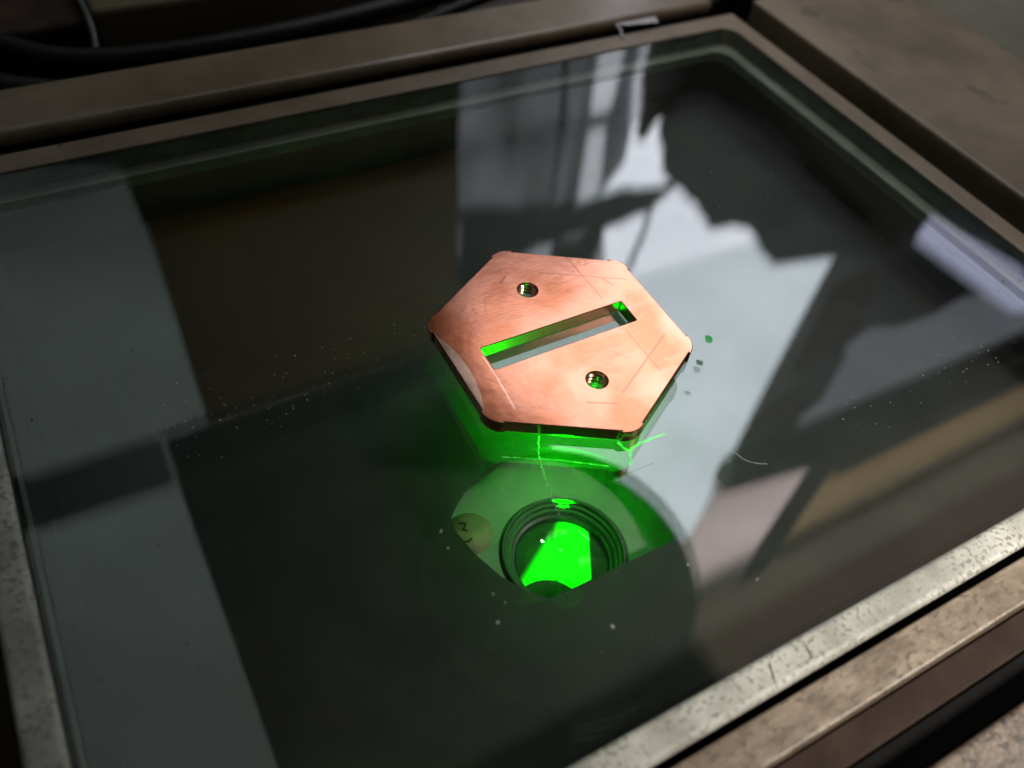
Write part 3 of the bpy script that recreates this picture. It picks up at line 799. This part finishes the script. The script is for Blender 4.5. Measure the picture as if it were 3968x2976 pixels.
on_wall("curtain_cloth", [(0.04, 0.86), (0.09, 0.83), (0.12, 0.80), (0.135, 0.84), (0.12, 0.93), (0.09, 1.0), (0.03, 1.0)], 1.215, 2, M['drape'], cur)
tag(on_wall("drape", ragged([(0.215, 0.66), (0.205, 0.62), (0.193, 0.59), (0.190, 0.555), (0.204, 0.535), (0.209, 0.50), (0.205, 0.45), (0.19, 0.43), (0.19, 0.15), (0.9, 0.15), (0.95, 0.5), (0.826, 0.587), (0.691, 0.682), (0.653, 0.772),
            (0.564, 0.792), (0.56, 0.798), (0.473, 0.832), (0.433, 0.795), (0.4, 0.754), (0.38, 0.754), (0.324, 0.768), (0.302, 0.735), (0.272, 0.708), (0.251, 0.688), (0.234, 0.683)], 0.0055, 0.017, 3), 1.2, 15, M['drape']),
    "dark olive drape with a jagged hem hanging across the window", "drape")
tag(on_wall("valance", ragged([(-0.152, 0.812), (0.027, 0.771), (0.099, 0.742), (0.152, 0.705), (0.196, 0.702), (0.25, 0.675), (0.234, 0.70), (0.206, 0.748), (0.169, 0.775), (0.137, 0.802), (0.125, 0.86), (0.105, 0.84), (0.105, 0.817), (0.009, 0.874), (-0.016, 0.902), (-0.03, 1.0), (-0.148, 1.04)], 0.006, 0.02, 8), 1.22, 8, M['drape']),
    "dark fold of cloth sagging under the curtain on the left of the window", "valance")
tag(on_wall("black_strap", [(0.206, 0.506), (0.256, 0.498), (0.336, 0.527), (0.406, 0.559), (0.455, 0.612), (0.502, 0.644), (0.60, 0.72), (0.653, 0.75), (0.653, 0.772), (0.56, 0.798), (0.473, 0.832), (0.421, 0.767), (0.48, 0.699), (0.423, 0.654), (0.329, 0.604), (0.263, 0.566), (0.212, 0.544)], 1.15, 10, M['black_cloth']),
    "broad black strap curving over the olive drape", "strap")
tag(on_wall("cord", [(0.006, 0.2), (0.016, 0.2), (0.017, 0.498), (0.026, 0.561), (0.028, 0.666), (0.027, 0.736), (0.018, 0.82), (0.008, 0.82), (0.019, 0.736), (0.019, 0.666), (0.015, 0.561), (0.007, 0.498)], 1.2, 8, M['head_black']),
    "thin dark cord hanging in front of the curtain", "cord")
tag(on_wall("cord", [(0.205, 0.74), (0.214, 0.735), (0.214, 0.80), (0.203, 0.90), (0.185, 0.96), (0.177, 0.955), (0.195, 0.89), (0.206, 0.80)], 1.2, 8, M['curtain']),
    "pale curved cord hanging below the jagged drape", "cord")
mgt = paint("grey_lavender_wall", (0.19, 0.19, 0.225), (0.23, 0.23, 0.265), 0.7, 3)
wl = tag(empty("window_wall", (0.572 * 1400, 0.82 * 1400, 0)), kind='structure')
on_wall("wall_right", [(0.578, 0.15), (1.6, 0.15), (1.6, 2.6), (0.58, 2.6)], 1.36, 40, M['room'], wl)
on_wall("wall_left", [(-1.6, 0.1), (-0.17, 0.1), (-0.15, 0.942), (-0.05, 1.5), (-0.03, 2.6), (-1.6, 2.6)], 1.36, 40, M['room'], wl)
tag(on_wall("blind", [(0.599, 0.85), (0.668, 0.805), (0.682, 0.87), (0.688, 0.977), (0.655, 1.042), (0.612, 1.142)], 1.3, 3, M['brown_blind']), "narrow brown blind hanging beside the window", "blind")
on_wall("window_pane", [(0.605, 0.86), (0.665, 0.82), (0.678, 0.87), (0.683, 0.977), (0.652, 1.036), (0.615, 1.13)], 1.32, 4, emit("blind_backlight_pane", (0.93, 0.93, 1.0), 1.5), win)  # added glowing sheet hidden behind the plank to light it through
on_wall("window_pane", [(0.575, 1.37), (0.603, 1.245), (0.648, 1.155), (0.664, 1.246), (0.632, 1.32)], 1.32, 4, emit("lower_backlight_pane", (0.93, 0.93, 1.0), 1.2), win)  # added glow hidden behind the small brown sheet
tag(on_wall("low_blind", [(0.571, 1.376), (0.60, 1.24), (0.648, 1.146), (0.668, 1.246), (0.635, 1.327)], 1.3, 3, M['brown_blind']), "small brown blind below the longer one beside the window", "blind")
tag(on_wall("dim_window", [(0.863, 0.863), (0.90, 0.84), (1.2, 0.90), (1.2, 1.0), (0.842, 1.15), (0.704, 1.33), (0.69, 1.30), (0.717, 1.216), (0.714, 1.068), (0.7, 1.044), (0.725, 0.98), (0.782, 0.963), (0.832, 0.917)], 1.3, 20, M['pane_dim']), "dim grey window pane right of the brown board", "window pane")
